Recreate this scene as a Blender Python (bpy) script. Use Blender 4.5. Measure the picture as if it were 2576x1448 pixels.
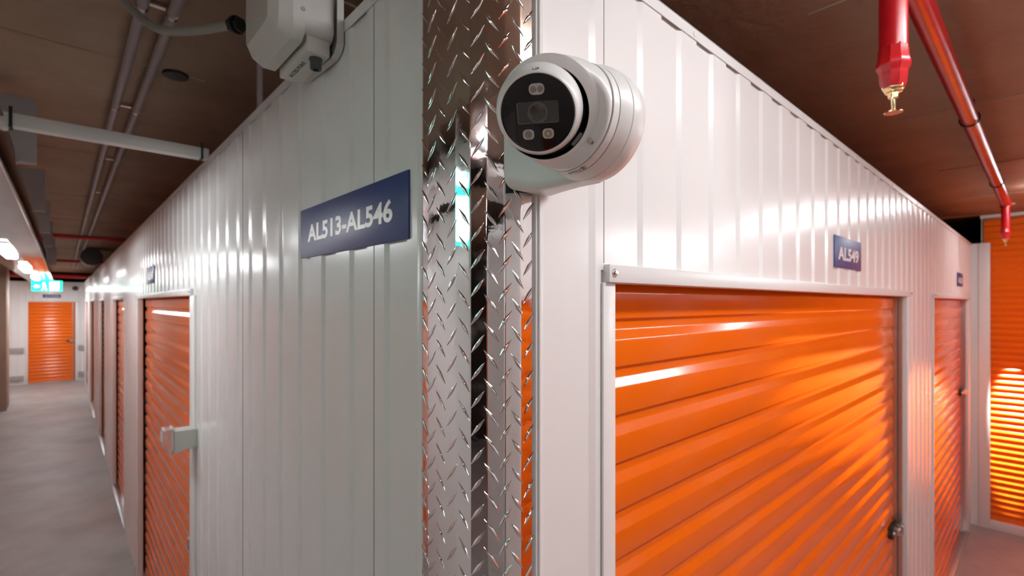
import bpy, bmesh, math, random
from mathutils import Vector, Matrix
random.seed(7)
for o in list(bpy.data.objects): bpy.data.objects.remove(o)
scene = bpy.context.scene
R = math.radians

# ------------------------------------------------------------------ camera
cam_data = bpy.data.cameras.new('camera')
cam = bpy.data.objects.new('camera', cam_data)
scene.collection.objects.link(cam)
cam.location = (-.406, -.480, 2.05)
cam.rotation_euler = (R(90), 0, R(-42.451))
cam_data.sensor_width = 36
cam_data.lens = 17.233
cam_data.shift_y = 38 / 2576
cam_data.clip_start = .02
cam_data.dof.use_dof = True
cam_data.dof.focus_distance = .56
cam_data.dof.aperture_fstop = 6.3
scene.camera = cam

# ------------------------------------------------------------------ world / exposure
world = bpy.data.worlds.new('world'); scene.world = world; world.use_nodes = True
world.node_tree.nodes['Background'].inputs[0].default_value = (.5, .5, .55, 1)
world.node_tree.nodes['Background'].inputs[1].default_value = .1
vs = scene.view_settings
vs.view_transform = 'Standard'; vs.look = 'None'; vs.gamma = 1; vs.use_curve_mapping = False
vs.exposure = 1.2
SPOT = 900.0          # watts of each spot added to stripe the end door
LAMP = 17.0           # strength of the LED battens

# ------------------------------------------------------------------ materials
def mat(name, col, rough=.5, metal=0., spec=.5, noise=None, bump=None, emit=None, coat=0, trans=0, ior=1.45):
    m = bpy.data.materials.new(name); m.use_nodes = True
    nt = m.node_tree; b = nt.nodes['Principled BSDF']
    b.inputs['Base Color'].default_value = (*col, 1)
    b.inputs['Roughness'].default_value = rough
    b.inputs['Metallic'].default_value = metal
    b.inputs['Specular IOR Level'].default_value = spec
    b.inputs['IOR'].default_value = ior
    b.inputs['Coat Weight'].default_value = coat
    b.inputs['Coat Roughness'].default_value = .08
    b.inputs['Transmission Weight'].default_value = trans
    if emit:
        b.inputs['Emission Color'].default_value = (*emit[0], 1); b.inputs['Emission Strength'].default_value = emit[1]
    tc = nt.nodes.new('ShaderNodeTexCoord')
    if noise:      # (col2, scale, detail, lo, hi)
        n = nt.nodes.new('ShaderNodeTexNoise'); n.inputs['Scale'].default_value = noise[1]; n.inputs['Detail'].default_value = noise[2]
        n.inputs['Roughness'].default_value = .65
        r = nt.nodes.new('ShaderNodeValToRGB')
        r.color_ramp.elements[0].position = noise[3]; r.color_ramp.elements[1].position = noise[4]
        r.color_ramp.elements[0].color = (*col, 1); r.color_ramp.elements[1].color = (*noise[0], 1)
        nt.links.new(tc.outputs['Object'], n.inputs['Vector']); nt.links.new(n.outputs['Fac'], r.inputs['Fac'])
        nt.links.new(r.outputs['Color'], b.inputs['Base Color'])
    if bump:       # (scale, strength, distance)
        n2 = nt.nodes.new('ShaderNodeTexNoise'); n2.inputs['Scale'].default_value = bump[0]; n2.inputs['Detail'].default_value = 4
        bp = nt.nodes.new('ShaderNodeBump'); bp.inputs['Strength'].default_value = bump[1]; bp.inputs['Distance'].default_value = bump[2]
        nt.links.new(tc.outputs['Object'], n2.inputs['Vector']); nt.links.new(n2.outputs['Fac'], bp.inputs['Height'])
        nt.links.new(bp.outputs['Normal'], b.inputs['Normal'])
    return m
M = {}
M['white'] = mat('white_painted_steel', (.80, .80, .79), .2, spec=.5, bump=(6, .12, .004))
M['trim'] = mat('white_trim_steel', (.78, .78, .77), .3, spec=.5)
M['orange'] = mat('orange_painted_steel', (.90, .168, .007), .14, spec=.5, noise=((.87, .152, .006), 1.3, 3, .35, .7), bump=(5, .05, .004))
M['alu'] = mat('bright_aluminium', (.86, .86, .87), .05, metal=1, bump=(14, .16, .003))
nt = M['alu'].node_tree
_n = nt.nodes.new('ShaderNodeTexNoise'); _n.inputs['Scale'].default_value = 22; _n.inputs['Detail'].default_value = 6
_r = nt.nodes.new('ShaderNodeMapRange'); _r.inputs['From Min'].default_value = .45; _r.inputs['From Max'].default_value = .75
_r.inputs['To Min'].default_value = .04; _r.inputs['To Max'].default_value = .22
nt.links.new(nt.nodes['Texture Coordinate'].outputs['Object'], _n.inputs['Vector'])
nt.links.new(_n.outputs['Fac'], _r.inputs['Value']); nt.links.new(_r.outputs['Result'], nt.nodes['Principled BSDF'].inputs['Roughness'])
M['galv'] = mat('galvanised_steel', (.62, .62, .62), .3, metal=1)
M['duct'] = mat('polished_duct_steel', (.90, .89, .88), .09, metal=1, bump=(2, .2, .01))
M['screw'] = mat('plated_screw', (.66, .64, .60), .25, metal=1)
M['ceil'] = mat('brown_concrete', (.40, .28, .20), .75, spec=.2, noise=((.29, .19, .13), 1.6, 8, .35, .7), bump=(30, .25, .01))
M['floor'] = mat('grey_concrete', (.42, .40, .385), .5, spec=.4, noise=((.27, .255, .25), 1.7, 9, .3, .72), bump=(5, .12, .02))
M['pillar'] = mat('tan_concrete', (.42, .33, .26), .7, noise=((.36, .28, .22), 5, 5, .3, .7))
M['camwhite'] = mat('off_white_enamel', (.80, .81, .79), .33, spec=.45)
M['groove'] = mat('dark_seal', (.03, .03, .035), .5)
M['grey_line'] = mat('grey_seam', (.22, .22, .23), .4)
M['black'] = mat('matt_black', (.006, .006, .007), .45)
M['glass'] = mat('glossy_black_glass', (.006, .006, .007), .03, spec=.6, coat=.5)
M['lenswin'] = mat('smoked_lens_window', (.07, .073, .066), .12, spec=.7)
M['lens'] = mat('lens_glass', (.05, .055, .04), .05, spec=.9, coat=1)
M['lensring'] = mat('lens_barrel', (.12, .12, .115), .3)
M['led'] = mat('led_reflector', (.55, .53, .49), .25, spec=.7)
M['ledcore'] = mat('led_die', (.85, .48, .10), .3)
M['ledgrey'] = mat('led_die_grey', (.30, .28, .25), .3)
M['red'] = mat('red_pipe_paint', (.50, .008, .012), .28, spec=.6, noise=((.36, .006, .01), 9, 4, .4, .7), bump=(40, .1, .002))
M['brass'] = mat('brass', (.80, .66, .36), .25, metal=1)
M['bronze'] = mat('copper_bronze', (.55, .33, .20), .3, metal=1)
M['conduit'] = mat('mauve_grey_conduit', (.33, .27, .265), .42)
M['hose'] = mat('grey_flexible_hose', (.30, .29, .26), .5)
M['plastic'] = mat('grey_white_plastic', (.60, .59, .55), .42)
M['dgrey'] = mat('dark_grey_plastic', (.07, .07, .068), .5)
M['duct_grey'] = mat('grey_sheet', (.30, .275, .27), .6)
M['pvc'] = mat('white_pvc', (.62, .61, .58), .35)
M['navy'] = mat('navy_sign_face', (.030, .052, .20), .42, spec=.6, bump=(90, .04, .001))
M['ink'] = mat('white_lettering', (.80, .77, .73), .35)
M['greyink'] = mat('grey_lettering', (.20, .19, .19), .5)
M['bumper'] = mat('grey_rail', (.40, .37, .36), .5)
M['exit'] = mat('exit_green_panel', (.02, .5, .33), .4, emit=((.02, .62, .42), 1.3))
M['exitw'] = mat('exit_white_symbol', (.8, .8, .8), .4, emit=((.65, 1, .93), 3))
M['lamp'] = mat('led_batten_diffuser', (.9, .9, .9), .4, emit=((.95, .975, 1.0), LAMP))
M['clear'] = mat('clear_plastic', (.93, .90, .90), .08, trans=.85, ior=1.3)
M['beam'] = mat('orange_brown_beam', (.38, .10, .03), .6)
M['dark'] = mat('dark_void_board', (.035, .025, .022), .8)

# ------------------------------------------------------------------ helpers
def tag(o, label=None, cat=None, group=None, kind=None):
    if label: o['label'] = label
    if cat: o['category'] = cat
    if group: o['group'] = group
    if kind: o['kind'] = kind
    return o
def empty(name, loc=(0, 0, 0), rz=0, **k):
    o = bpy.data.objects.new(name, None); o.empty_display_size = .05
    scene.collection.objects.link(o); o.location = loc; o.rotation_euler = (0, 0, rz)
    return tag(o, **k)
def build(name, bm, m, parent=None, smooth=None, recalc=True):
    if recalc: bmesh.ops.recalc_face_normals(bm, faces=bm.faces)
    me = bpy.data.meshes.new(name); bm.to_mesh(me); bm.free()
    me.materials.append(M[m])
    if smooth is not None:
        me.polygons.foreach_set('use_smooth', [True] * len(me.polygons))
        me.set_sharp_from_angle(angle=R(smooth))
    o = bpy.data.objects.new(name, me); scene.collection.objects.link(o)
    if parent: o.parent = parent
    return o
def box(bm, a, b, bev=0):
    v = [bm.verts.new((x, y, z)) for x in (a[0], b[0]) for y in (a[1], b[1]) for z in (a[2], b[2])]
    fs = [bm.faces.new([v[i] for i in q]) for q in ((0, 1, 3, 2), (4, 6, 7, 5), (0, 4, 5, 1), (2, 3, 7, 6), (0, 2, 6, 4), (1, 5, 7, 3))]
    if bev:
        bmesh.ops.recalc_face_normals(bm, faces=fs)
        bmesh.ops.bevel(bm, geom=list({e for f in fs for e in f.edges}), offset=bev, segments=2, affect='EDGES', profile=.5)
def boxobj(name, a, b, m, parent=None, bev=0):
    bm = bmesh.new(); box(bm, a, b, bev); return build(name, bm, m, parent, 40 if bev else None)
def frame_from(n):
    n = Vector(n).normalized()
    u = Vector((0, 0, 1)).cross(n)
    if u.length < 1e-4: u = Vector((1, 0, 0))
    u.normalize(); return u, n.cross(u).normalized(), n
def lathe(bm, prof, c, axis, seg=48, cap0=True, cap1=True):
    """prof: (distance along axis, radius)"""
    u, v, n = frame_from(axis); c = Vector(c); rings = []
    for (t, r) in prof:
        rings.append([bm.verts.new(c + n * t + (u * math.cos(2 * math.pi * i / seg) + v * math.sin(2 * math.pi * i / seg)) * r) for i in range(seg)])
    for a, b in zip(rings, rings[1:]):
        for i in range(seg): bm.faces.new((a[i], a[(i + 1) % seg], b[(i + 1) % seg], b[i]))
    if cap0: bm.faces.new(rings[0])
    if cap1: bm.faces.new(rings[-1])
def tube(bm, pts, r, seg=12):
    pts = [Vector(p) for p in pts]; rings = []
    u = None
    for i, p in enumerate(pts):
        d = (pts[min(i + 1, len(pts) - 1)] - pts[max(i - 1, 0)]).normalized()
        if u is None: u = frame_from(d)[0]
        u = (u - d * u.dot(d)).normalized(); v = d.cross(u)
        rr = r[i] if isinstance(r, (list, tuple)) else r
        rings.append([bm.verts.new(p + (u * math.cos(2 * math.pi * k / seg) + v * math.sin(2 * math.pi * k / seg)) * rr) for k in range(seg)])
    for a, b in zip(rings, rings[1:]):
        for k in range(seg): bm.faces.new((a[k], a[(k + 1) % seg], b[(k + 1) % seg], b[k]))
    bm.faces.new(rings[0]); bm.faces.new(rings[-1])
def spline(pts, n=8):
    pts = [Vector(p) for p in pts]; out = []
    P = [pts[0] * 2 - pts[1]] + pts + [pts[-1] * 2 - pts[-2]]
    for i in range(1, len(P) - 2):
        for k in range(n):
            t = k / n
            out.append(.5 * ((2 * P[i]) + (P[i + 1] - P[i - 1]) * t + (2 * P[i - 1] - 5 * P[i] + 4 * P[i + 1] - P[i + 2]) * t * t + (3 * P[i] - P[i - 1] - 3 * P[i + 1] + P[i + 2]) * t ** 3))
    out.append(pts[-1]); return out
def prism(bm, loop, f0, f1):
    """loop of 2-D points; f0 / f1 map a point to 3-D for the two ends"""
    a = [bm.verts.new(f0(p)) for p in loop]; b = [bm.verts.new(f1(p)) for p in loop]
    n = len(loop)
    for i in range(n): bm.faces.new((a[i], a[(i + 1) % n], b[(i + 1) % n], b[i]))
    bm.faces.new(a); bm.faces.new(b)
def text_mesh(name, s, m, parent, origin, right, up, w=None, h=None, depth=.0006, bold=.0, center=False, space=1.0):
    """lettering as a thin raised mesh: origin = lower left corner, right / up = unit vectors in the parent's frame"""
    cu = bpy.data.curves.new(name, 'FONT'); cu.body = s; cu.size = 1; cu.offset = bold; cu.extrude = .5; cu.space_character = space
    cu.resolution_u = 4
    t = bpy.data.objects.new(name, cu); scene.collection.objects.link(t)
    dg = bpy.context.evaluated_depsgraph_get()
    me = bpy.data.meshes.new_from_object(t.evaluated_get(dg))
    bpy.data.objects.remove(t)
    xs = [v.co.x for v in me.vertices]; ys = [v.co.y for v in me.vertices]
    x0, x1, y0, y1 = min(xs), max(xs), min(ys), max(ys)
    sy = h / (y1 - y0) if h else w / (x1 - x0)
    sx = w / (x1 - x0) if w else sy
    right = Vector(right); up = Vector(up); nrm = right.cross(up); o0 = Vector(origin)
    ox = (x0 + x1) / 2 if center else x0; oy = (y0 + y1) / 2 if center else y0
    for v in me.vertices:
        v.co = o0 + right * ((v.co.x - ox) * sx) + up * ((v.co.y - oy) * sy) + nrm * (v.co.z * depth)
    me.materials.clear(); me.materials.append(M[m])
    o = bpy.data.objects.new(name, me); scene.collection.objects.link(o); o.parent = parent
    return o
def hexbolt(bm, c, n, r):
    lathe(bm, [(0, r * 1.5), (r * .25, r * 1.5), (r * .35, r * 1.1)], c, n, 20)
    lathe(bm, [(r * .2, r * .92), (r * 1.1, r * .92), (r * 1.25, r * .7)], c, n, 6)

# ------------------------------------------------------------------ setting: floor, ceiling
TOP = 2.60; CEIL = 2.87; HEAD = 2.083
def slab(name, a, b, m):
    return tag(boxobj(name, a, b, m), kind='structure')
slab('floor', (-7, -7, -.15), (8.5, 19.2, 0), 'floor')
slab('ceiling', (-7, -7, CEIL), (8.5, 19.2, CEIL + .2), 'ceil')
slab('wall_outer_north', (-7, 19.0, 0), (8.5, 19.2, CEIL), 'dark')
slab('wall_outer_south', (-7, -7, 0), (8.5, -6.8, CEIL), 'dark')
slab('wall_outer_west', (-7, -6.8, 0), (-6.8, 19.0, CEIL), 'dark')
slab('wall_outer_east', (8.3, -6.8, 0), (8.5, 19.0, CEIL), 'dark')
# joints in the slab overhead: shallow raised board marks
bm = bmesh.new()
for y in (1.62, 3.05, 4.5, 6.0): box(bm, (-1.9, y, CEIL - .004), (-.02, y + .007, CEIL + .01))
for x in (1.15, 2.35, 3.6, 4.8): box(bm, (x, -.9, CEIL - .004), (x + .007, -.02, CEIL + .01))
tag(build('trim_ceiling_joints', bm, 'ceil'), kind='structure')

# ------------------------------------------------------------------ ribbed cladding walls
def ribs(u0, u1, m0, p, sgn):
    """front profile (u, depth) of the cladding between u0 and u1: half the module lies 3 mm back.
       sgn=+1: going along +u, front -> sharp step back at the minor line -> slope forward at the major line"""
    pts = []
    k = math.floor((u0 - m0) / p) - 2
    while m0 + k * p < u1 + 2 * p:
        m = m0 + k * p
        seq = [(m - .0060, .0048), (m - .0052, .0046), (m + .0046, .0002), (m + .0054, 0), (m + p / 2 - .0008, 0), (m + p / 2 + .0008, .0048)]
        if sgn < 0: seq = [(2 * m - a, d) for a, d in seq][::-1]
        pts.append((m, seq)); k += 1
    pts = [q for m, s in pts for q in s]
    if sgn < 0: pts.sort()
    def at(u):
        for (a, d), (b, e) in zip(pts, pts[1:]):
            if a <= u <= b: return d + (e - d) * ((u - a) / (b - a) if b > a else 0)
        return 0
    return [(u0, at(u0))] + [q for q in pts if u0 + 1e-5 < q[0] < u1 - 1e-5] + [(u1, at(u1))]
def clad(bm, u0, u1, z0, z1, m0, p, sgn, back=.03):
    loop = ribs(u0, u1, m0, p, sgn)
    loop = loop + [(u1, back), (u0, back)]
    prism(bm, loop, lambda q: Vector((q[0], q[1], z0)), lambda q: Vector((q[0], q[1], z1)))
def smooth_corners(pts, r, seg=3):
    out = [pts[0]]
    for a, b, c in zip(pts, pts[1:], pts[2:]):
        A, B, C = Vector(a), Vector(b), Vector(c)
        ra = min(r, (A - B).length * .45, (C - B).length * .45)
        p, q = B + (A - B).normalized() * ra, B + (C - B).normalized() * ra
        for i in range(seg + 1):
            t = i / seg; out.append(tuple((p * (1 - t) + B * t) * (1 - t) + (B * (1 - t) + q * t) * t))
    out.append(pts[-1]); return out

def wall_frame(name, origin, rz):
    return empty(name, origin, rz, kind='structure')
def latch(parent, u, z, dark_left=True, s=1.0):
    """slide bolt on a curtain; local x along the wall, -y towards the aisle"""
    bm = bmesh.new()
    loop = [(-.17, 0), (-.150, .026), (-.06, .030), (-.05, .022), (.0, .022), (.0, -.022), (-.05, -.022), (-.06, -.030), (-.150, -.026)]
    prism(bm, loop, lambda q: Vector((u + q[0] * s, .046, z + q[1] * s)), lambda q: Vector((u + q[0] * s, .026, z + q[1] * s)))
    base = build('latch', bm, 'black', parent)
    tag(base, label='black and chrome slide latch')
    bm = bmesh.new(); box(bm, (u - .115 * s, .008, z - .014), (u + .012, .028, z + .014), .003)
    box(bm, (u - .075 * s, .000, z - .024), (u - .055 * s, .03, z + .024), .003)
    build('bolt', bm, 'screw', base, 40)
    bm = bmesh.new(); lathe(bm, [(0, .011), (.006, .010), (.009, .004)], (u - .137 * s, .026, z), (0, -1, 0), 16)
    build('rivet', bm, 'screw', base, 40)
def roll_door(n, parent_loc, rz, u0, u1, latch_on=True, style='slat', zb=.03, zt=HEAD, latch_z=.93, frame=True, bolts=True):
    r = empty('door_%d' % n, parent_loc, rz, kind='structure')
    # curtain
    pts = []
    if style == 'slat':
        p = .0868; zk = 2.022 + 2 * p
        f, b = .044, .0515
        pts.append((f, zk + .02))
        while zk > zb - .1:
            pts += [(f, zk), (b, zk - .003), (b, zk - .020), (f, zk - .039)]
            zk -= p
        pts.append((f, zk + .03))
        pts = [q for q in pts if zb <= q[1] <= zt + .05]
        pts = [(f, zt + .05)] + pts + [(f, zb)]
        pts = smooth_corners(pts, .0022, 2)
    else:
        zz = zt + .02; P = .0565; HU = .023
        while zz - P > zb:
            y_ = .060; pts.append((y_, zz))
            for i in range(6):          # bulge: upward-facing curve, steep at its top
                tl = R(46 - 22 * (i + .5) / 6); y_ -= math.tan(tl) * HU / 6; pts.append((y_, zz - HU * (i + 1) / 6))
            pts += [(y_ + .001, zz - HU - .002), (.0585, zz - P + .005), (.060, zz - P + .002)]
            zz -= P
        pts.append((.056, zb))
    bm = bmesh.new()
    loop = pts + [(.075, pts[-1][1]), (.075, pts[0][1])]
    prism(bm, loop, lambda q: Vector((u0 - .02, q[0], q[1])), lambda q: Vector((u1 + .02, q[0], q[1])))
    build('curtain', bm, 'orange', r, 30)
    if frame:
        bm = bmesh.new()       # header angle
        box(bm, (u0 - .025, -.012, zt), (u1 + .06, .030, zt + .029), .0015)
        h = build('header', bm, 'trim', r, 40)
        if bolts:
            for ub in (u0 - .012, u1 + .045):
                bm = bmesh.new(); hexbolt(bm, (ub, -.012, zt + .0155), (0, -1, 0), .0045); build('bolt', bm, 'screw', h, 30)
        for s, (a, c) in ((-1, (u0 - .032, u0)), (1, (u1, u1 + .10))):
            bm = bmesh.new()
            box(bm, (a, -.005, 0), (c, .028, zt), .001)
            build('jamb', bm, 'trim', r, 40)
        bm = bmesh.new()       # guide channel at the latch side
        box(bm, (u1 - .055, .030, 0), (u1 - .045, .058, zt)); box(bm, (u1 - .030, .012, 0), (u1 - .026, .05, zt))
        build('guide_track', bm, 'galv', r)
        bm = bmesh.new(); box(bm, (u0 - .0, -.008, 0), (u1, .06, .028), .003); build('threshold', bm, 'galv', r, 40)
    if latch_on: latch(r, u1 - .012, latch_z)
    return r

def wall_run(name, loc, rz, m0, p, sgn, length, doors, top_trim=True, z_top=TOP, u_start=0., slots=False, jw=.032, jr=.10):
    """cladding with door openings; doors: list of (u0, u1)"""
    bm = bmesh.new(); u = u_start
    for (a, b) in doors:
        if a - jw > u + .001: clad(bm, u, a - jw, 0, z_top, m0, p, sgn)
        clad(bm, a - jw, b + jr, HEAD + .02, z_top, m0, p, sgn)
        u = b + jr
    if length > u + .001: clad(bm, u, length, 0, z_top, m0, p, sgn)
    w = build(name, bm, 'white', None, 14)
    w.location = loc; w.rotation_euler = (0, 0, rz); tag(w, kind='structure')
    if top_trim:
        bm = bmesh.new(); box(bm, (u_start, -.0022, z_top - .021), (length, -.0006, z_top + .001)); box(bm, (u_start, -.0022, z_top), (length, .035, z_top + .0016))
        t = build('cap_trim', bm, 'trim', w)
        bm = bmesh.new(); uu = u_start + .45
        while uu < min(length, 4.5):
            lathe(bm, [(0, .006), (.0012, .006), (.0022, .004)], (uu, -.0022, z_top - .0105), (0, -1, 0), 16); uu += .62
        build('trim_screws', bm, 'trim', w, 40)
    return w
# right aisle wall: plane y = 0, facing -Y
WR = wall_run('wall_right', (0, 0, 0), 0, .2055, .134, 1, 5.82, [(.257, 2.72), (3.58, 5.52)], u_start=.078)
# left aisle wall: plane x = 0, facing -X; local x runs along -Y
LD = [(2.02, 4.04), (5.16, 6.56), (7.95, 9.35), (10.9, 12.9), (14.2, 15.9)]
WL = wall_run('wall_left', (0, 0, 0), R(-90), -.284, .139, -1, -.164,
              [(-b, -a) for a, b in LD][::-1], u_start=-16.9, jw=.13, jr=.03)
roll_door(1, (0, 0, 0), 0, .257, 2.72)
roll_door(2, (0, 0, 0), 0, 3.58, 5.52, latch_z=1.27)
for i, (a, b) in enumerate(LD): roll_door(3 + i, (0, 0, 0), R(-90), -b, -a, bolts=i < 2, latch_z=.98 if i == 0 else .95)

# end of the right aisle: plane x = 5.82, facing -X (local x along -Y)
bm = bmesh.new()
box(bm, (-.6, 0, 0), (.05, .05, TOP)); box(bm, (.05, -.012, 0), (.125, .05, TOP), .002)
box(bm, (.125, -.012, 0), (1.75, .05, .072), .002); box(bm, (.06, -.012, 2.825), (1.75, .05, 2.852)); box(bm, (.06, .08, TOP), (1.75, .12, CEIL))
w = build('wall_aisle_end_right', bm, 'trim', None, 40); w.location = (5.82, 0, 0); w.rotation_euler = (0, 0, R(-90)); tag(w, kind='structure')
d = roll_door(8, (5.82, 0, 0), R(-90), .10, 1.68, False, 'wave', .07, 2.80, frame=False)
bm = bmesh.new(); box(bm, (-.6, -.03, 2.853), (1.75, .05, CEIL)); w = build('trim_beam', bm, 'beam'); w.location = (5.82, 0, 0); w.rotation_euler = (0, 0, R(-90)); tag(w, kind='structure')
# end of the left aisle: plane y = 16.9, facing -Y
wall_run('wall_aisle_end_left', (-1.75, 16.9, 0), 0, .1, .134, 1, 1.75, [(.68, 1.575)], jw=.03, jr=.03)
roll_door(9, (-1.75, 16.9, 0), 0, .68, 1.575, latch_z=1.06)
for n, (x0, x1) in enumerate(((-1.72, -1.14), (-.125, -.02))):
    for z in (.10, .80):
        o = boxobj('trim_%d' % (n * 2 + (1 if z > .5 else 2)), (x0, 16.86, z), (x1, 16.899, z + .13), 'bumper', None, .006); tag(o, kind='structure')
# opposite sides of both aisles and the block across the crossing (seen mirrored in metal and paint)
wall_run('wall_left_opposite', (-1.75, 0, 0), R(90), .1, .134, 1, 16.9, [(2.85, 4.0), (4.3, 5.7), (6.3, 8.0), (9.0, 11.0), (12.0, 14.0)], u_start=0, jw=.03, jr=.03)
for i, (a, b) in enumerate([(2.85, 4.0), (4.3, 5.7), (6.3, 8.0), (9.0, 11.0), (12.0, 14.0)]): roll_door(10 + i, (-1.75, 0, 0), R(90), a, b, bolts=False)
wall_run('wall_right_opposite', (5.82, -1.75, 0), R(180), .1, .134, 1, 6.42, [(.35, 1.75), (2.2, 3.4), (3.9, 5.35)], jw=.03, jr=.03)
for i, (a, b) in enumerate([(.35, 1.75), (2.2, 3.4), (3.9, 5.35)]): roll_door(15 + i, (5.82, -1.75, 0), R(180), a, b, bolts=False)
wall_run('wall_crossing_west', (-1.75, -1.75, 0), R(180), .1, .134, 1, 4.9, [(1.2, 3.2)], jw=.03, jr=.03)
roll_door(18, (-1.75, -1.75, 0), R(180), 1.2, 3.2, bolts=False)
wall_run('wall_crossing_south', (-1.75, -6.65, 0), R(90), .1, .134, 1, 4.9, [(1.4, 3.4)], jw=.03, jr=.03)
roll_door(19, (-1.75, -6.65, 0), R(90), 1.4, 3.4, bolts=False)
wall_run('wall_crossing_east', (-.6, -1.75, 0), R(-90), .1, .134, 1, 4.9, [(1.4, 3.4)], jw=.03, jr=.03)
roll_door(20, (-.6, -1.75, 0), R(-90), 1.4, 3.4, bolts=False)
wall_run('wall_crossing_north', (-6.65, 0, 0), 0, .1, .134, 1, 4.9, [(1.4, 3.4)], jw=.03, jr=.03)
roll_door(21, (-6.65, 0, 0), 0, 1.4, 3.4, bolts=False)
for nm, par, a, b in (('seam', WR, (.2318, -.0006, HEAD + .031), (.2330, .002, TOP - .022)), ('seam', WR, (.2240, -.0006, 0), (.2252, .002, HEAD - .002)),
                      ('seam', WL, (-.3268, -.0006, 0), (-.3255, .002, TOP - .022)), ('seam', WL, (-1.19, -.0006, 0), (-1.1885, .002, TOP - .022))):
    boxobj(nm, a, b, 'grey_line', par)
# vertical edge trims beside the corner guard
bm = bmesh.new(); box(bm, (-.0042, .162, 0), (.01, .176, TOP), .001); box(bm, (.0815, -.004, 0), (.0885, .01, TOP), .001)
tag(build('trim_corner', bm, 'trim', None, 40), kind='structure')
# concrete pillar in the left aisle
o = boxobj('pillar', (-1.74, 12.9, 0), (-1.21, 13.6, CEIL), 'pillar', None, .01)
tag(o, kind='structure')

# ------------------------------------------------------------------ diamond plate corner guard
SB = [.0175, .044, .078, .1045, .13, .1545, .177, .1975]; BB = [3, 4, 6, 15, 16, 18, 18, 10]; SEND = SB[-1] + .004
def heading(s):
    h = -90.
    for si, bi in zip(SB, BB):
        t = min(1, max(0, (s - si) / .005 + .5)); h += bi * t * t * (3 - 2 * t)
    return R(h)
ST = .0005; PP = [Vector((-.003, .163))]
for i in range(int(SEND / ST) + 1):
    h = heading((i + .5) * ST); PP.append(PP[-1] + Vector((math.cos(h), math.sin(h))) * ST)
def plate_pt(s, off=0.):
    s = min(max(s, 0), SEND); k = min(int(s / ST), len(PP) - 2); t = s / ST - k
    p = PP[k] * (1 - t) + PP[k + 1] * t; h = heading(s)
    return p + Vector((math.sin(h), -math.cos(h))) * off
bm = bmesh.new()
ss = [0]
for si in SB: ss += [si - .0026 + .0052 * i / 8 for i in range(9)]
ss.append(SEND); ss = sorted(s for s in ss if s <= SEND)
loop = [plate_pt(s) for s in ss] + [plate_pt(s, -.002) for s in ss[::-1]]
prism(bm, loop, lambda q: Vector((q[0], q[1], .002)), lambda q: Vector((q[0], q[1], TOP)))
bmesh.ops.recalc_face_normals(bm, faces=bm.faces)
COLS = [(.0085, -1, 2.4804), (.0255, 1, 2.4296), (.047, -1, 2.4472), (.071, 1, 2.4255), (.094, -1, 2.4016), (.116, 1, 2.4173),
        (.136, -1, 2.4341), (.155, 1, 2.4113), (.1725, -1, 2.4294), (.190, 1, 2.4086)]
PZ = .0385; NL = 10
for (sc, sg, z0) in COLS:
    hx, hz = (.0108, .0136) if sg > 0 else (.0106, .0140)
    hx *= .88 if sc > .145 else 1.0
    L = math.hypot(hx, hz); tx, tz = sg * hx / L, hz / L; wx, wz = tz, -tx
    z = z0 - math.floor((z0 - .02) / PZ) * PZ
    while z < TOP - .015:
        rows = []
        for i in range(NL + 1):
            q = -1 + 2 * i / NL; w = .0030 * (1 - abs(q) ** 1.35) + .00012
            hgt = .0017 * (1 - q * q) ** .5 + .00035 * math.exp(-(q / .14) ** 2)
            row = []
            for c, hh in ((-1, -.0003), (-.72, .45), (-.22, .97), (.22, .97), (.72, .45), (1, -.0003)):
                s = sc + (tx * q * L + wx * c * w); zz = z + tz * q * L + wz * c * w
                off = hgt * hh if hh > 0 else hh
                p = plate_pt(s, off); row.append(bm.verts.new((p.x, p.y, zz)))
            rows.append(row)
        for a, b in zip(rows, rows[1:]):
            for k in range(5): bm.faces.new((a[k], a[k + 1], b[k + 1], b[k]))
        z += PZ
g = build('corner_guard', bm, 'alu', None, 38)
tag(g, 'polished aluminium diamond plate guard folded round the wall corner', 'corner guard')

# ------------------------------------------------------------------ turret camera mount + camera
CX, CY, CZ = 0.0, -.133, 2.249
mount = empty('camera_mount', (.06, -.01, 2.25), 0, label='off-white wall arm carrying the security camera on the diamond plate corner', cat='camera mount')
inv = Matrix.Translation(Vector((-.06, .01, -2.25)))
def put(o, par):
    o.matrix_parent_inverse = Matrix.Identity(4)
    o.data.transform(Matrix.Translation(-Vector(par.location))); return o
bm = bmesh.new()
lathe(bm, [(.0, .058), (.003, .0615), (.012, .0622), (.026, .060), (.034, .054), (.040, .040)], (.022, CY, CZ), (1, 0, 0), 72)
def rrect(x0, x1, z0, z1, r, n=5):
    out = []
    for (cx_, cz_, a0) in ((x1 - r, z1 - r, 0), (x0 + r, z1 - r, 90), (x0 + r, z0 + r, 180), (x1 - r, z0 + r, 270)):
        for i in range(n + 1):
            a = R(a0 + 90 * i / n); out.append((cx_ + r * math.cos(a), cz_ + r * math.sin(a)))
    return out
secs = [(-.001, .0180, .108, 2.2005, 2.3000, .017), (-.010, .0180, .108, 2.1990, 2.3010, .017), (-.018, .0185, .101, 2.1970, 2.3025, .016), (-.040, .0215, .080, 2.1925, 2.3065, .012),
        (-.070, .0215, .062, 2.1890, 2.3095, .009), (-.100, .0215, .056, 2.1885, 2.3095, .008), (-.133, .0215, .056, 2.188, 2.310, .008)]
rings = []
for (y, x0, x1, z0, z1, r) in secs: rings.append([bm.verts.new((x, y, z)) for x, z in rrect(x0, x1, z0, z1, r)])
for a, b in zip(rings, rings[1:]):
    for i in range(len(a)): bm.faces.new((a[i], a[(i + 1) % len(a)], b[(i + 1) % len(a)], b[i]))
bm.faces.new(rings[0]); bm.faces.new(rings[-1])
put(build('arm', bm, 'camwhite', mount, 35), mount)
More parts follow.
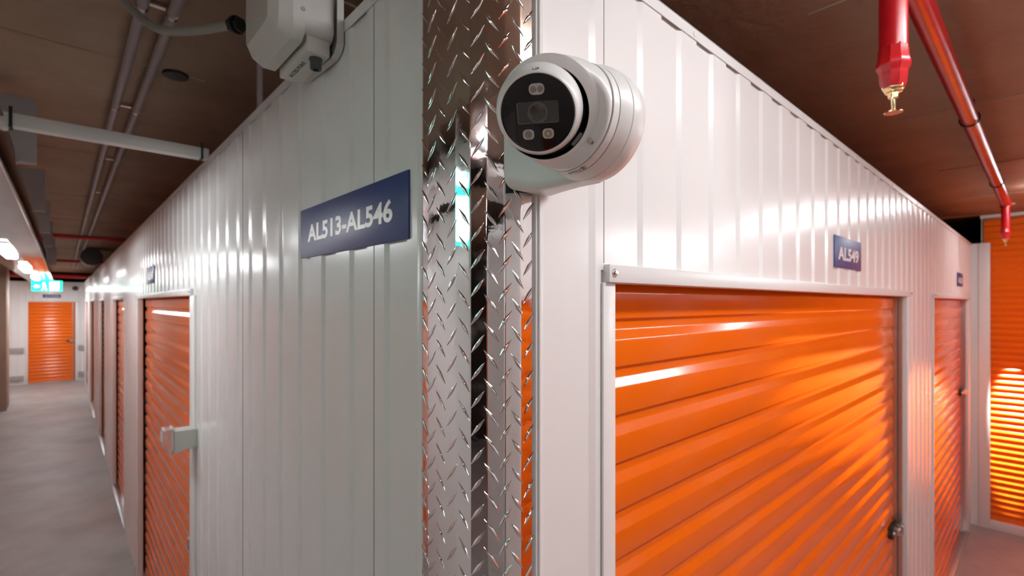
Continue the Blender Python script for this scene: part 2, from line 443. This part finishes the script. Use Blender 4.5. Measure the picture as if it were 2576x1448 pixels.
bm = bmesh.new(); box(bm, (.030, -.0030, 2.204), (.106, .0, 2.297), .001); put(build('gasket', bm, 'groove', mount), mount)

camr = empty('security_camera', (CX, CY, CZ), 0, label='off-white eyeball security camera with black glass face on the corner arm', cat='security camera')
def camput(o): return put(o, camr)
bm = bmesh.new()      # flared base ring
lathe(bm, [(.0225, .0617), (.018, .0612), (.0065, .0580), (.0060, .0560), (.0040, .0560)], (0, CY, CZ), (1, 0, 0), 96, True, True)
camput(build('base_skirt', bm, 'camwhite', camr, 30))
bm = bmesh.new(); lathe(bm, [(.0066, .0574), (.0050, .0574)], (0, CY, CZ), (1, 0, 0), 96); camput(build('seal_ring', bm, 'grey_line', camr, 30))
bm = bmesh.new()
lathe(bm, [(.0052, .0560), (.0048, .0579), (-.0035, .0572), (-.0042, .0563), (-.0044, .0530)], (0, CY, CZ), (1, 0, 0), 96)
ring = camput(build('trim_ring', bm, 'camwhite', camr, 30))
bm = bmesh.new(); lathe(bm, [(-.0040, .0553), (-.0062, .0553)], (0, CY, CZ), (1, 0, 0), 96); camput(build('shadow_gap', bm, 'groove', camr, 30))
# housing: loft from the back circle to the slanted mouth
rimc = Vector((-.0471, -.1415, 2.2451))
rimn = (Vector((-.406, -.480, 2.05)) - rimc).normalized(); rimr = .0502
lipc = Vector((-.73785, .67496, 0)); lipc = (lipc - rimn * lipc.dot(rimn)).normalized(); lipc.z -= 1.3
e1 = Vector((0, 1, 0)); e1 = (e1 - rimn * e1.dot(rimn)).normalized(); e2 = e1.cross(rimn).normalized()
if e2.z < 0: e2 = -e2
bm = bmesh.new(); N = 96; K = 14; grid = []
for k in range(K + 1):
    t = k / K; row = []
    for i in range(N):
        a = 2 * math.pi * i / N
        p0 = Vector((-.0055, CY + .0562 * math.cos(a), CZ + .0562 * math.sin(a)))
        p3 = rimc + e1 * (rimr * math.cos(a)) + e2 * (rimr * math.sin(a))
        dd = (p3 - p0).length
        p1 = p0 + Vector((-.38 * dd, .03 * dd * math.cos(a), .03 * dd * math.sin(a)))
        out = (e1 * math.cos(a) + e2 * math.sin(a))
        p2 = p3 + (p0 - p3) * .30 + out * (.015 * dd)
        row.append(bm.verts.new(p0 * (1 - t) ** 3 + p1 * 3 * t * (1 - t) ** 2 + p2 * 3 * t * t * (1 - t) + p3 * t ** 3))
    grid.append(row)
for dr, dn, dl in ((-.0008, .0005, .0003), (-.0052, -.0008, .0038), (-.0056, -.002, .0038), (-.0070, -.022, .0038)):
    grid.append([bm.verts.new(rimc + rimn * dn + lipc * dl + (e1 * math.cos(2 * math.pi * i / N) + e2 * math.sin(2 * math.pi * i / N)) * (rimr + dr)) for i in range(N)])
for a, b in zip(grid, grid[1:]):
    for i in range(N): bm.faces.new((a[i], a[(i + 1) % N], b[(i + 1) % N], b[i]))
camput(build('housing', bm, 'camwhite', camr, 35))
bm = bmesh.new(); lathe(bm, [(-.021, .0425), (-.022, .001)], rimc + lipc * .0038, rimn, 48, False, True)
lathe(bm, [(0, .0445), (-.0205, .0425)], rimc + lipc * .0038 - rimn * .002, rimn, 48, False, False)
camput(build('inner_liner', bm, 'black', camr, 30))
# eyeball
BC = Vector((-.0490, -.1312, 2.2464)); BR = .0440
vd = (Vector((-.406, -.480, 2.05)) - BC).normalized()
lf = Vector((-.73785, .67496, 0)); FN = (vd + lf * .105 + Vector((0, 0, -1)) * .21).normalized()
fx = Vector((0, 0, 1)).cross(FN).normalized(); fy = FN.cross(fx).normalized()
fd = .0262           # distance of the face plane in front of the ball centre
prof = []
for i in range(26):
    a = R(155 - i * (155 - 62) / 25); prof.append((BR * math.cos(a), BR * math.sin(a)))
prof += [(.0216, .0379), (.0221, .0373), (.0218, .0367), (.0208, .0364)]
bm = bmesh.new(); lathe(bm, prof, BC, FN, 96, True, False)
ball = camput(build('eyeball', bm, 'camwhite', camr, 50))
bm = bmesh.new(); lathe(bm, [(.013, .0365), (.0209, .0364), (.0211, .0359), (.0205, .0343), (.0205, .0)], BC, FN, 96, False, False)
bmesh.ops.remove_doubles(bm, verts=bm.verts, dist=1e-6)
face = camput(build('front_glass', bm, 'glass', camr, 40)); tag(face, label='round glossy black front glass')
def on_face(x, y, d=.0): return BC + FN * (.0205 + d) + fx * x + fy * y
def face_plate(name, cx_, cy_, w, h, r, d0, d1, m, par, n=6):
    bm = bmesh.new(); lp = [(cx_ + x, cy_ + z) for x, z in rrect(-w / 2, w / 2, -h / 2, h / 2, r, n)]
    prism(bm, lp, lambda q: on_face(q[0], q[1], d0), lambda q: on_face(q[0], q[1], d1))
    o = build(name, bm, m, par, 30); return camput(o)
lw = face_plate('lens_window', .0002, .0011, .0412, .0205, .002, -.001, .0003, 'screw', camr); lw.data.materials[0] = M['lensring']
face_plate('window_glass', .0008, .0016, .0392, .0190, .0014, -.001, .0006, 'lenswin', lw)
def face_ring(name, x, y, prof_, m, par, seg=40):
    bm = bmesh.new(); lathe(bm, prof_, on_face(x, y), FN, seg, True, True); return camput(build(name, bm, m, par, 30))
face_ring('lens_barrel', .0002, .0010, [(.0004, .0103), (.0009, .0100), (.0009, .0086), (.0007, .0083)], 'lensring', lw)
face_ring('lens', .0002, .0010, [(.0006, .0082), (.0012, .0062), (.0016, .0036), (.0017, .0005)], 'lens', lw)
tp = face_plate('infrared_led', .0004, .0226, .0150, .0102, .0045, -.001, .0008, 'led', camr)
for dx in (-.0032, .0034): face_ring('led_die', .0004 + dx, .0226, [(.0008, .0030), (.0012, .0022), (.0014, .0004)], 'ledgrey', tp, 20)
for dx, mm in ((-.0102, 'ledgrey'), (.0096, 'ledcore')):
    l = face_plate('white_led', dx, -.0192, .0114, .0098, .0038, -.001, .0008, 'led', camr)
    face_ring('led_bezel', dx, -.0192, [(.0008, .0038), (.0014, .0034), (.0011, .0028)], 'ledgrey', l, 24)
    face_ring('led_die', dx, -.0192, [(.0010, .0017), (.0016, .0012), (.0017, .0003)], mm, l, 16)
text_mesh('up_mark', 'UP', 'greyink', camr, on_face(.0006, .0400, -.0016) - camr.location, fx, (fy * .72 - FN * .69).normalized(), w=.0062, h=.0024, depth=.0006, center=True)
# side pivot pad and the small housing screw
pa = R(-36); prx = -lf; prx = (prx - rimn * prx.dot(rimn)).normalized(); pup = prx.cross(rimn); pup = pup if pup.z > 0 else -pup
prad = prx * math.cos(pa) + pup * math.sin(pa); ptan = -prx * math.sin(pa) + pup * math.cos(pa)
bm = bmesh.new(); pc = rimc + lipc * .0038 + prad * .0440 - rimn * .006
vv = [bm.verts.new(pc + prad * i * .0035 + ptan * j * .0075 + rimn * (k * .004 - .004)) for i in (-1, 1) for j in (-1, 1) for k in (-1, 1)]
for q in ((0, 1, 3, 2), (4, 6, 7, 5), (0, 4, 5, 1), (2, 3, 7, 6), (0, 2, 6, 4), (1, 5, 7, 3)): bm.faces.new([vv[i] for i in q])
camput(build('pivot_pad', bm, 'duct_grey', camr))
def from_px(px, py, w):
    fw = Vector((.67496, .73785, 0)); rt = Vector((.73785, -.67496, 0))
    return Vector((-.406, -.48, 2.05)) + fw * w + rt * ((px - 1288) / 1233.1 * w) + Vector((0, 0, 1)) * ((762 - py) / 1233.1 * w)
bm = bmesh.new(); lathe(bm, [(-.006, .0022), (.0002, .0022), (.0004, .0016), (-.0012, .0012)], (-.0120, CY - .0358, CZ - .0368), (-.12, -.68, -.73), 20)
camput(build('set_screw', bm, 'screw', camr, 30))
# maker's lettering on the ring, following its curve
def ring_text(s, a0, step, size, x=.0005, r=.0580):
    for i, ch in enumerate(s):
        a = R(a0 + i * step)
        rad = Vector((0, math.cos(a), math.sin(a))); tan = Vector((0, -math.sin(a), math.cos(a)))
        c = Vector((x, CY, CZ)) + rad * r
        right = tan; up = rad.cross(right)
        t = text_mesh('lettering', ch, 'greyink', ring, c - Vector(camr.location), right, up, h=size[i], depth=.0004, center=True)
RT = ring_text
RT('alhua', -104, 4.6, [.0034, .0052, .0052, .0036, .0036])
bm = bmesh.new()   # arc around the first letter
a = R(-104); rad = Vector((0, math.cos(a), math.sin(a))); tan = Vector((0, -math.sin(a), math.cos(a)))
cc = Vector((.0005, CY, CZ)) + rad * .0579
tube(bm, [cc + tan * (.0034 * math.cos(R(t))) + Vector((1, 0, 0)) * (.0032 * math.sin(R(t))) for t in range(50, 315, 15)], .00035, 6)
camput(build('lettering_arc', bm, 'greyink', ring, 40))

# ------------------------------------------------------------------ signs
def sign(loc, rz, w, h, s, label, tx, tw, tz, th, group=None):
    r = empty('unit_sign', loc, rz, label=label, cat='sign')
    bm = bmesh.new(); box(bm, (0, -.0035, 0), (w, -.0002, h), .0004)
    build('sign_panel', bm, 'navy', r, 40)
    if s: text_mesh('lettering', s, 'ink', r, (tx, -.0037, tz), (1, 0, 0), (0, 0, 1), w=tw, h=th, depth=.0004, bold=.03)
    return r
sign((0, .6812, 2.1525), R(-90), .478, .109, 'AL513-AL546', 'large navy sign reading AL513-AL546 beside the diamond plate corner', .046, .382, .033, .0385)
sign((1.478, 0, 2.171), 0, .342, .1065, 'AL549', 'navy sign reading AL549 above the wide orange roller door', .042, .262, .0255, .046)
sign((4.76, 0, 2.185), 0, .342, .1065, 'AL550', 'small distant navy sign at the far end of the right-hand wall', .042, .262, .0255, .046)
sign((0, 3.51, 2.172), R(-90), .34, .1065, 'AL545', 'pale blue sign above the nearest orange door of the left aisle', .042, .262, .0255, .046)
sign((-.80, 16.9, 2.19), 0, .34, .085, 'AL513-AL546', 'tiny navy sign over the door at the end of the left aisle', .03, .28, .025, .035)

# ------------------------------------------------------------------ LED battens, ducts
def batten(x, y, z, L_, along, label, group, w=.06):
    r = empty('led_batten', (x, y, z), 0 if along == 'x' else R(90), label=label, cat='ceiling light', group=group)
    bm = bmesh.new(); box(bm, (-L_ / 2 - .02, -w / 2 - .004, -.012), (L_ / 2 + .02, w / 2 + .004, 0), .003); build('body', bm, 'trim', r, 40)
    bm = bmesh.new(); box(bm, (-L_ / 2, -w / 2, -.042), (L_ / 2, w / 2, -.012), .008); build('diffuser', bm, 'lamp', r, 40)
def duct(name, x0, x1, y0, y1, z0, z1, along, label, hangers):
    r = empty(name, ((x0 + x1) / 2, (y0 + y1) / 2, z0), 0, label=label, cat='duct')
    o = Vector(r.location)
    bm = bmesh.new(); box(bm, Vector((x0, y0, z0)) - o, Vector((x1, y1, z1)) - o, .004); build('casing', bm, 'duct', r, 40)
    for h in hangers:
        bm = bmesh.new()
        if along == 'y': box(bm, Vector((x0 - .02, h, z1)) - o, Vector((x1 + .045, h + .05, CEIL - .07)) - o, .003)
        else: box(bm, Vector((h, y0 - .02, z1)) - o, Vector((h + .05, y1 + .02, CEIL - .07)) - o, .003)
        hb = build('hanger_plate', bm, 'duct_grey', r, 40)
        for q in (.25, .75):
            bm = bmesh.new()
            if along == 'y': p = Vector((x0 + (x1 - x0) * q, h + .025, 0))
            else: p = Vector((h + .025, y0 + (y1 - y0) * q, 0))
            tube(bm, [p + Vector((0, 0, CEIL - .08)) - o, p + Vector((0, 0, CEIL)) - o], .006, 8)
            build('hanger_rod', bm, 'galv', hb, 40)
duct('metal_duct', -.83, -.526, -.9, 16.4, 2.41, 2.566, 'y', 'long shiny metal duct running under the ceiling of the left aisle', (2.04, 3.33, 4.48, 5.7, 7.3, 8.6))
duct('metal_duct', 1.6, 3.4, -1.30, -1.0, 2.41, 2.566, 'x', 'shiny metal duct under the ceiling along the right aisle', (1.9, 3.1))
for i, (y, lab) in enumerate(((1.9, 'first'), (4.1, 'second'), (6.3, 'third'), (8.6, 'fourth'), (11.6, 'fifth'))):
    batten(-.68, y, 2.41, .9, 'y', 'glowing white light batten under the left duct, %s from the corner' % lab, 'light battens under the left duct')
for y, lab in ((13.9, 'second last before'), (15.5, 'last before')):
    batten(-.68, y, 2.41, .9, 'y', 'glowing white light batten under the left duct, %s the end door' % lab, 'light battens under the left duct', w=.18)
batten(2.3, -1.15, 2.41, 1.0, 'x', 'glowing white light batten under the duct of the right aisle', None, w=.07)
batten(.62, -.82, 2.86, 1.1, 'x', 'wide glowing white light batten on the ceiling beside the wall corner', None, w=.11)
batten(4.55, -.90, 2.86, .96, 'y', 'glowing white batten added across the right aisle for highlights on the end door', None, w=.10)  # added lamp, set crosswise so the end door's slats catch it
batten(-1.2, -2.6, 2.86, 1.2, 'y', 'glowing white light batten on the ceiling over the crossing', None)
batten(-3.6, -.9, 2.86, 1.2, 'x', 'glowing white batten added west of the crossing to lighten reflections', None)  # added lamp, lightens what the corner plate mirrors

# added spots that put bright stripes on the right aisle's end door
for y, lab in ((-.26, 'nearest the right wall'), (-.53, 'second from the right wall'), (-.80, 'middle of the five'), (-1.07, 'fourth from the right wall'), (-1.34, 'farthest from the right wall')):
    r = empty('added_spot', (5.35, y, CEIL), 0, label='small round ceiling spot added to light the end door, %s' % lab, cat='ceiling light', group='added spots before the end door')
    bm = bmesh.new(); lathe(bm, [(0, .042), (-.006, .042), (-.010, .036), (-.010, .030), (-.002, .026)], (0, 0, 0), (0, 0, 1), 24, False, True); build('housing', bm, 'trim', r, 40)
    ld = bpy.data.lights.new('spot_lamp', 'SPOT'); ld.energy = SPOT; ld.color = (1, .98, .95); ld.spot_size = R(9.6); ld.spot_blend = .2; ld.shadow_soft_size = .022
    lo = bpy.data.objects.new('spot_lamp', ld); scene.collection.objects.link(lo); lo.parent = r; lo.location = (0, 0, -.035)
    lo.rotation_euler = Vector((.45, 0, -1.60)).to_track_quat('-Z', 'Y').to_euler()

def exit_sign(x, y, z, rz, label):
    r = empty('exit_sign', (x, y, z), rz, label=label, cat='exit sign')
    bm = bmesh.new(); box(bm, (-.18, -.02, -.17), (.18, .02, 0), .006); build('panel', bm, 'exit', r, 40)
    for s in (-1, 1):
        bm = bmesh.new()
        yy = s * .0205
        def pl(lp): prism(bm, [(a * -s, b) for a, b in lp], lambda q: Vector((q[0], yy, q[1])), lambda q: Vector((q[0], yy + s * .0012, q[1])))
        pl([(.03, -.155), (.14, -.155), (.14, -.02), (.03, -.02)])            # doorway
        pl([(-.155, -.095), (-.125, -.065), (-.125, -.082), (-.085, -.082), (-.085, -.108), (-.125, -.108), (-.125, -.125)])   # arrow
        pl([(-.05, -.04), (-.035, -.03), (-.02, -.04), (-.035, -.055)])        # runner
        pl([(-.055, -.06), (-.02, -.06), (-.012, -.105), (-.002, -.15), (-.016, -.15), (-.03, -.115), (-.05, -.15), (-.065, -.15), (-.045, -.105)])
        build('running_figure', bm, 'exitw', r)
    return r
exit_sign(-.60, 10.3, 2.41, 0, 'green running man exit sign hanging above the far orange door')
exit_sign(-.86, .46, 2.41, R(35), 'green running man exit sign under the duct, mirrored in the corner plate')

# ------------------------------------------------------------------ trunking, conduits, vents on the left ceiling
r = empty('cable_trunking', (-.40, 1.67, 2.59), 0, label='white square cable trunking crossing from the wall top to the duct', cat='cable trunking')
bm = bmesh.new(); box(bm, (-.30, -.022, 0), (.398, .022, .040), .003); build('channel', bm, 'pvc', r, 40)
for x in (-.125, .375):
    bm = bmesh.new(); box(bm, (x - .004, -.0245, -.0025), (x + .004, .0245, .0425)); box(bm, (x - .004, -.0245, .04), (x + .004, -.018, .058)); build('strap', bm, 'black', r)
for x, lab in ((-.25, 'left of the ceiling conduit pair, grey steel tube on the concrete'), (-.183, 'right of the ceiling conduit pair, grey steel tube on the concrete')):
    r = empty('conduit', (x, 5, CEIL - .021), 0, label=lab, cat='conduit', group='conduit pair on the left ceiling')
    bm = bmesh.new(); tube(bm, [(0, -5.6, 0), (0, 9.5, 0)], .0135, 16); build('tube', bm, 'conduit', r, 40)
    for y in (1.16, 2.08, 3.08, 4.2, 5.4):
        bm = bmesh.new(); tube(bm, [(0, y - 5 - .007, 0), (0, y - 5 + .007, 0)], .0155, 16)
        if x < -.2: box(bm, (.014, y - 5 - .008, .008), (.052, y - 5 + .008, .014))
        build('saddle_clamp', bm, 'screw', r, 40)
bm = bmesh.new(); lathe(bm, [(0, .040), (-.003, .041), (-.010, .038), (-.011, .0)], (-.11, 1.63, CEIL), (0, 0, 1), 32, False, False)
tag(build('ceiling_vent', bm, 'black', None, 40), 'small round black disc on the concrete between conduits and wall', 'ceiling vent')
# red transverse pipes down the left aisle
for y, z, rr, lab in ((6.95, 2.80, .024, 'thin dark red pipe crossing the left aisle ceiling, nearer of two'), (11.3, 2.80, .024, 'thin dark red pipe crossing the left aisle ceiling, farther of two'),
                      (15.6, 2.70, .045, 'thick red pipe crossing high in front of the far end wall')):
    bm = bmesh.new(); tube(bm, [(-1.7, y, z), (.6, y, z)], rr, 16); tag(build('sprinkler_pipe', bm, 'red', None, 40), lab, 'pipe')
r = empty('round_duct', (-.10, 9.0, 2.73), 0, label='dark round duct end high beside the left wall top', cat='duct')
bm = bmesh.new(); lathe(bm, [(0, .115), (0, .12), (.6, .12), (.6, .11)], (0, 0, 0), (0, 1, 0), 32); build('pipe_body', bm, 'duct_grey', r, 40)
bm = bmesh.new(); lathe(bm, [(-.008, .128), (.03, .128)], (0, 0, 0), (0, 1, 0), 32); build('collar', bm, 'dgrey', r, 40)
bm = bmesh.new(); tube(bm, [(.035, 1.14, 1.9), (.035, 1.14, CEIL)], .0085, 16); tag(build('drop_conduit', bm, 'conduit', None, 40), 'short vertical grey conduit rising behind the wall top under the access point', 'conduit')

# ------------------------------------------------------------------ access point on the left wall top
ap = empty('access_point', (0, .54, 2.60), 0, label='grey weatherproof wireless access point bracketed to the left wall top', cat='access point')
def apput(o): return put(o, ap)
bm = bmesh.new()   # bracket: folded tray with a lip
lp = [(.640, 2.540), (.655, 2.552), (.655, 2.61), (.60, 2.66), (.454, 2.66), (.446, 2.648), (.446, 2.553), (.456, 2.540), (.474, 2.533)]
prism(bm, lp, lambda q: Vector((-.0030, q[0], q[1])), lambda q: Vector((-.0060, q[0], q[1])))
lip = [(.655, 2.552), (.640, 2.540), (.474, 2.533), (.456, 2.540), (.446, 2.553), (.446, 2.655)]
for (a, b) in zip(lip, lip[1:]):
    da = Vector((0, b[0] - a[0], b[1] - a[1])).normalized(); nn = Vector((0, -da.z, da.y)) * .0025
    v = [bm.verts.new(p) for p in [Vector((x, *q)) + o_ for x in (-.006, -.016) for q in (a, b) for o_ in (Vector(), -nn)]]
    for f in ((0, 1, 3, 2), (4, 6, 7, 5), (0, 4, 5, 1), (2, 3, 7, 6), (0, 2, 6, 4), (1, 5, 7, 3)): bm.faces.new([v[i] for i in f])
br = apput(build('bracket', bm, 'plastic', ap, 40))
for (y, z) in ((.634, 2.556), (.492, 2.556)):
    bm = bmesh.new(); lathe(bm, [(0, .0062), (.003, .0055), (.0045, .003)], (-.006, y, z), (-1, 0, 0), 18); apput(build('screw', bm, 'screw', br, 40))
bm = bmesh.new()
for dy, dz in ((0, 0), (.007, -.006), (-.007, .006)): lathe(bm, [(0, .006), (.0008, .006)], (-.006, .560 + dy, 2.556 + dz), (-1, 0, 0), 14)
apput(build('keyhole_slot', bm, 'dgrey', br, 40))
bm = bmesh.new()   # back housing
pr = rrect(.462, .640, 2.560, 2.835, .022)
prism(bm, pr, lambda q: Vector((-.016, q[0], q[1])), lambda q: Vector((-.072, q[0], q[1])))
apput(build('back_housing', bm, 'plastic', ap, 30))
bm = bmesh.new()   # front cover with chamfered edges
rings = []
for x, g_ in ((-.072, .0), (-.074, .006), (-.096, .006), (-.118, -.004), (-.132, -.022)):
    rings.append([bm.verts.new((x, y, z)) for y, z in rrect(.458 - g_, .644 + g_, 2.548 - g_, 2.838 + g_ * .5, .024 + g_ * .5)])
for a, b in zip(rings, rings[1:]):
    for i in range(len(a)): bm.faces.new((a[i], a[(i + 1) % len(a)], b[(i + 1) % len(a)], b[i]))
bm.faces.new(rings[0]); bm.faces.new(rings[-1])
apput(build('front_cover', bm, 'plastic', ap, 22))
bm = bmesh.new(); box(bm, (-.066, .470, 2.530), (-.020, .630, 2.562), .004); cb = apput(build('connection_bay', bm, 'plastic', ap, 40))
bm = bmesh.new(); lathe(bm, [(0, .0125), (.006, .0125), (.007, .011), (.022, .0105), (.023, .006), (.012, .0055)], (-.040, .492, 2.531), (0, 0, -1), 20); apput(build('cable_gland', bm, 'dgrey', cb, 30))
text_mesh('lettering', 'ACCESS POINT', 'black', cb, Vector((-.047, .604, 2.5298)) - Vector(ap.location), (0, -1, 0), (-1, 0, 0), h=.0088, depth=.0004)
for y, z in ((.480, 2.575), (.622, 2.562)):
    bm = bmesh.new(); lathe(bm, [(0, .005), (.002, .0045)], (-.0785, y - .027 if y < .5 else y + .02, z + .02), (0, -1, 0) if y < .5 else (0, 1, 0), 14); apput(build('screw', bm, 'screw', ap, 40))
bm = bmesh.new()
tube(bm, spline([from_px(604, 62, 1.08), from_px(560, 66, 1.10), from_px(500, 76, 1.12), from_px(410, 76, 1.15), from_px(352, 42, 1.19), from_px(296, -14, 1.25), from_px(250, -75, 1.28)], 8), .0098, 14)
h_ = build('flexible_hose', bm, 'hose', None, 60); tag(h_, 'grey flexible hose curving from the ceiling into the access point', 'hose')
bm = bmesh.new(); a_, b_ = from_px(606, 62, 1.08), from_px(582, 64, 1.09)
tube(bm, [a_, b_], .016, 6); tube(bm, [a_ + (b_ - a_) * .35, a_ + (b_ - a_) * .55], .019, 20); build('hose_fitting', bm, 'black', h_, 30)
bm = bmesh.new(); tube(bm, spline([from_px(822, 12, 1.12), from_px(850, 4, 1.11), from_px(885, 14, 1.1), from_px(915, 40, 1.1), from_px(930, 90, 1.12)], 6), .0022, 8)
tag(build('thin_cable', bm, 'hose', None, 40), 'thin grey cable looping from the access point over the wall top', 'cable')

# ------------------------------------------------------------------ call point on the left wall
cp = empty('call_point', (0, 1.91, 1.50), 0, label='small grey box with clear hinged cover on the left wall beside the orange door', cat='call point')
bm = bmesh.new()
lp = [(0, 1.5355), (-.081, 1.5365), (-.081, 1.4505), (-.068, 1.4500), (-.030, 1.4580), (0, 1.4590)]
prism(bm, lp, lambda q: Vector((q[0], 1.875, q[1])), lambda q: Vector((q[0], 1.955, q[1])))
bmesh.ops.recalc_face_normals(bm, faces=bm.faces)
bmesh.ops.bevel(bm, geom=list(bm.edges), offset=.002, segments=2, affect='EDGES')
put(build('body', bm, 'plastic', cp, 40), cp)
bm = bmesh.new()
lp = [(-.079, 1.5400), (-.112, 1.5480), (-.118, 1.515), (-.112, 1.470), (-.092, 1.446), (-.079, 1.4480)]
prism(bm, lp, lambda q: Vector((q[0], 1.873, q[1])), lambda q: Vector((q[0], 1.957, q[1])))
bmesh.ops.recalc_face_normals(bm, faces=bm.faces)
bmesh.ops.bevel(bm, geom=list(bm.edges), offset=.003, segments=2, affect='EDGES')
put(tag(build('clear_cover', bm, 'clear', cp, 40), label='clear plastic cover'), cp)
bm = bmesh.new(); box(bm, (-.088, 1.885, 1.538), (-.078, 1.945, 1.549), .002); put(build('hinge', bm, 'plastic', cp, 40), cp)

# ------------------------------------------------------------------ sprinkler line on the right
sp = empty('sprinkler_line', (.85, -.266, 2.795), 0, label='glossy red sprinkler pipe with two drops under the right ceiling', cat='sprinkler pipe')
bm = bmesh.new(); tube(bm, [(-.10, 0, 0), (3.96, 0, 0)], .0275, 28); build('pipe', bm, 'red', sp, 40)
def drop(x, z_end):
    bm = bmesh.new(); tube(bm, [(x, 0, .02), (x, 0, z_end + .075)], .0245, 24)
    lathe(bm, [(0, .0315), (.055, .0315)], (x, 0, -.030), (0, 0, 1), 24)
    d = build('drop_pipe', bm, 'red', sp, 40)
    bm = bmesh.new()
    lathe(bm, [(.085, .0245), (.078, .0262), (.060, .0268), (.056, .0290), (.046, .0300), (.040, .0285), (.034, .0250), (.030, .0245), (.010, .0230), (.006, .0215), (.0, .020)], (x, 0, z_end), (0, 0, 1), 10)
    build('reducer', bm, 'red', d, 30)
    bm = bmesh.new()
    lathe(bm, [(.004, .0205), (-.001, .0200), (-.003, .0175), (-.008, .0165), (-.010, .0105), (-.020, .0095)], (x, 0, z_end), (0, 0, 1), 6)
    for s in (-1, 1):
        tube(bm, spline([(x + s * .0095, 0, z_end - .014), (x + s * .0105, 0, z_end - .026), (x + s * .0035, 0, z_end - .043)], 4), .0026, 8)
    tube(bm, [(x, 0, z_end - .014), (x, 0, z_end - .038)], .0028, 8); lathe(bm, [(0, .005), (.006, .005)], (x, 0, z_end - .048), (0, 0, 1), 12)
    hd = build('sprinkler_head', bm, 'brass', d, 40); tag(hd, label='brass sprinkler head')
    bm = bmesh.new(); n = 24
    top = []; bot = []
    for i in range(n):
        a = 2 * math.pi * i / n; rr = .0165 if i % 2 else .0135
        top.append(bm.verts.new((x + rr * math.cos(a), rr * math.sin(a), z_end - .048))); bot.append(bm.verts.new((x + rr * math.cos(a), rr * math.sin(a), z_end - .0502)))
    for i in range(n): bm.faces.new((top[i], top[(i + 1) % n], bot[(i + 1) % n], bot[i]))
    bm.faces.new(top); bm.faces.new(bot); build('deflector', bm, 'bronze', d)
drop(.0, -.305); drop(3.96, -.265)
for x in (1.45, 3.0):
    bm = bmesh.new()
    tube(bm, [Vector((x, .031 * math.cos(R(t)), .031 * math.sin(R(t)))) for t in range(-100, 262, 20)], .0028, 8)
    tube(bm, [(x, -.002, .030), (x, -.002, .075)], .004, 8); box(bm, (x - .012, -.015, .058), (x + .012, .012, .075))
    build('hanger', bm, 'black', sp, 40)

# small far camera on the end wall of the left aisle
bm = bmesh.new(); lathe(bm, [(0, .06), (.03, .06), (.05, .05), (.08, .03), (.09, .005)], (-.18, 16.895, 2.44), (0, -1, 0), 20)
tag(build('dome_camera', bm, 'dgrey', None, 40), 'tiny dark dome camera on the end wall right of the exit sign', 'security camera')
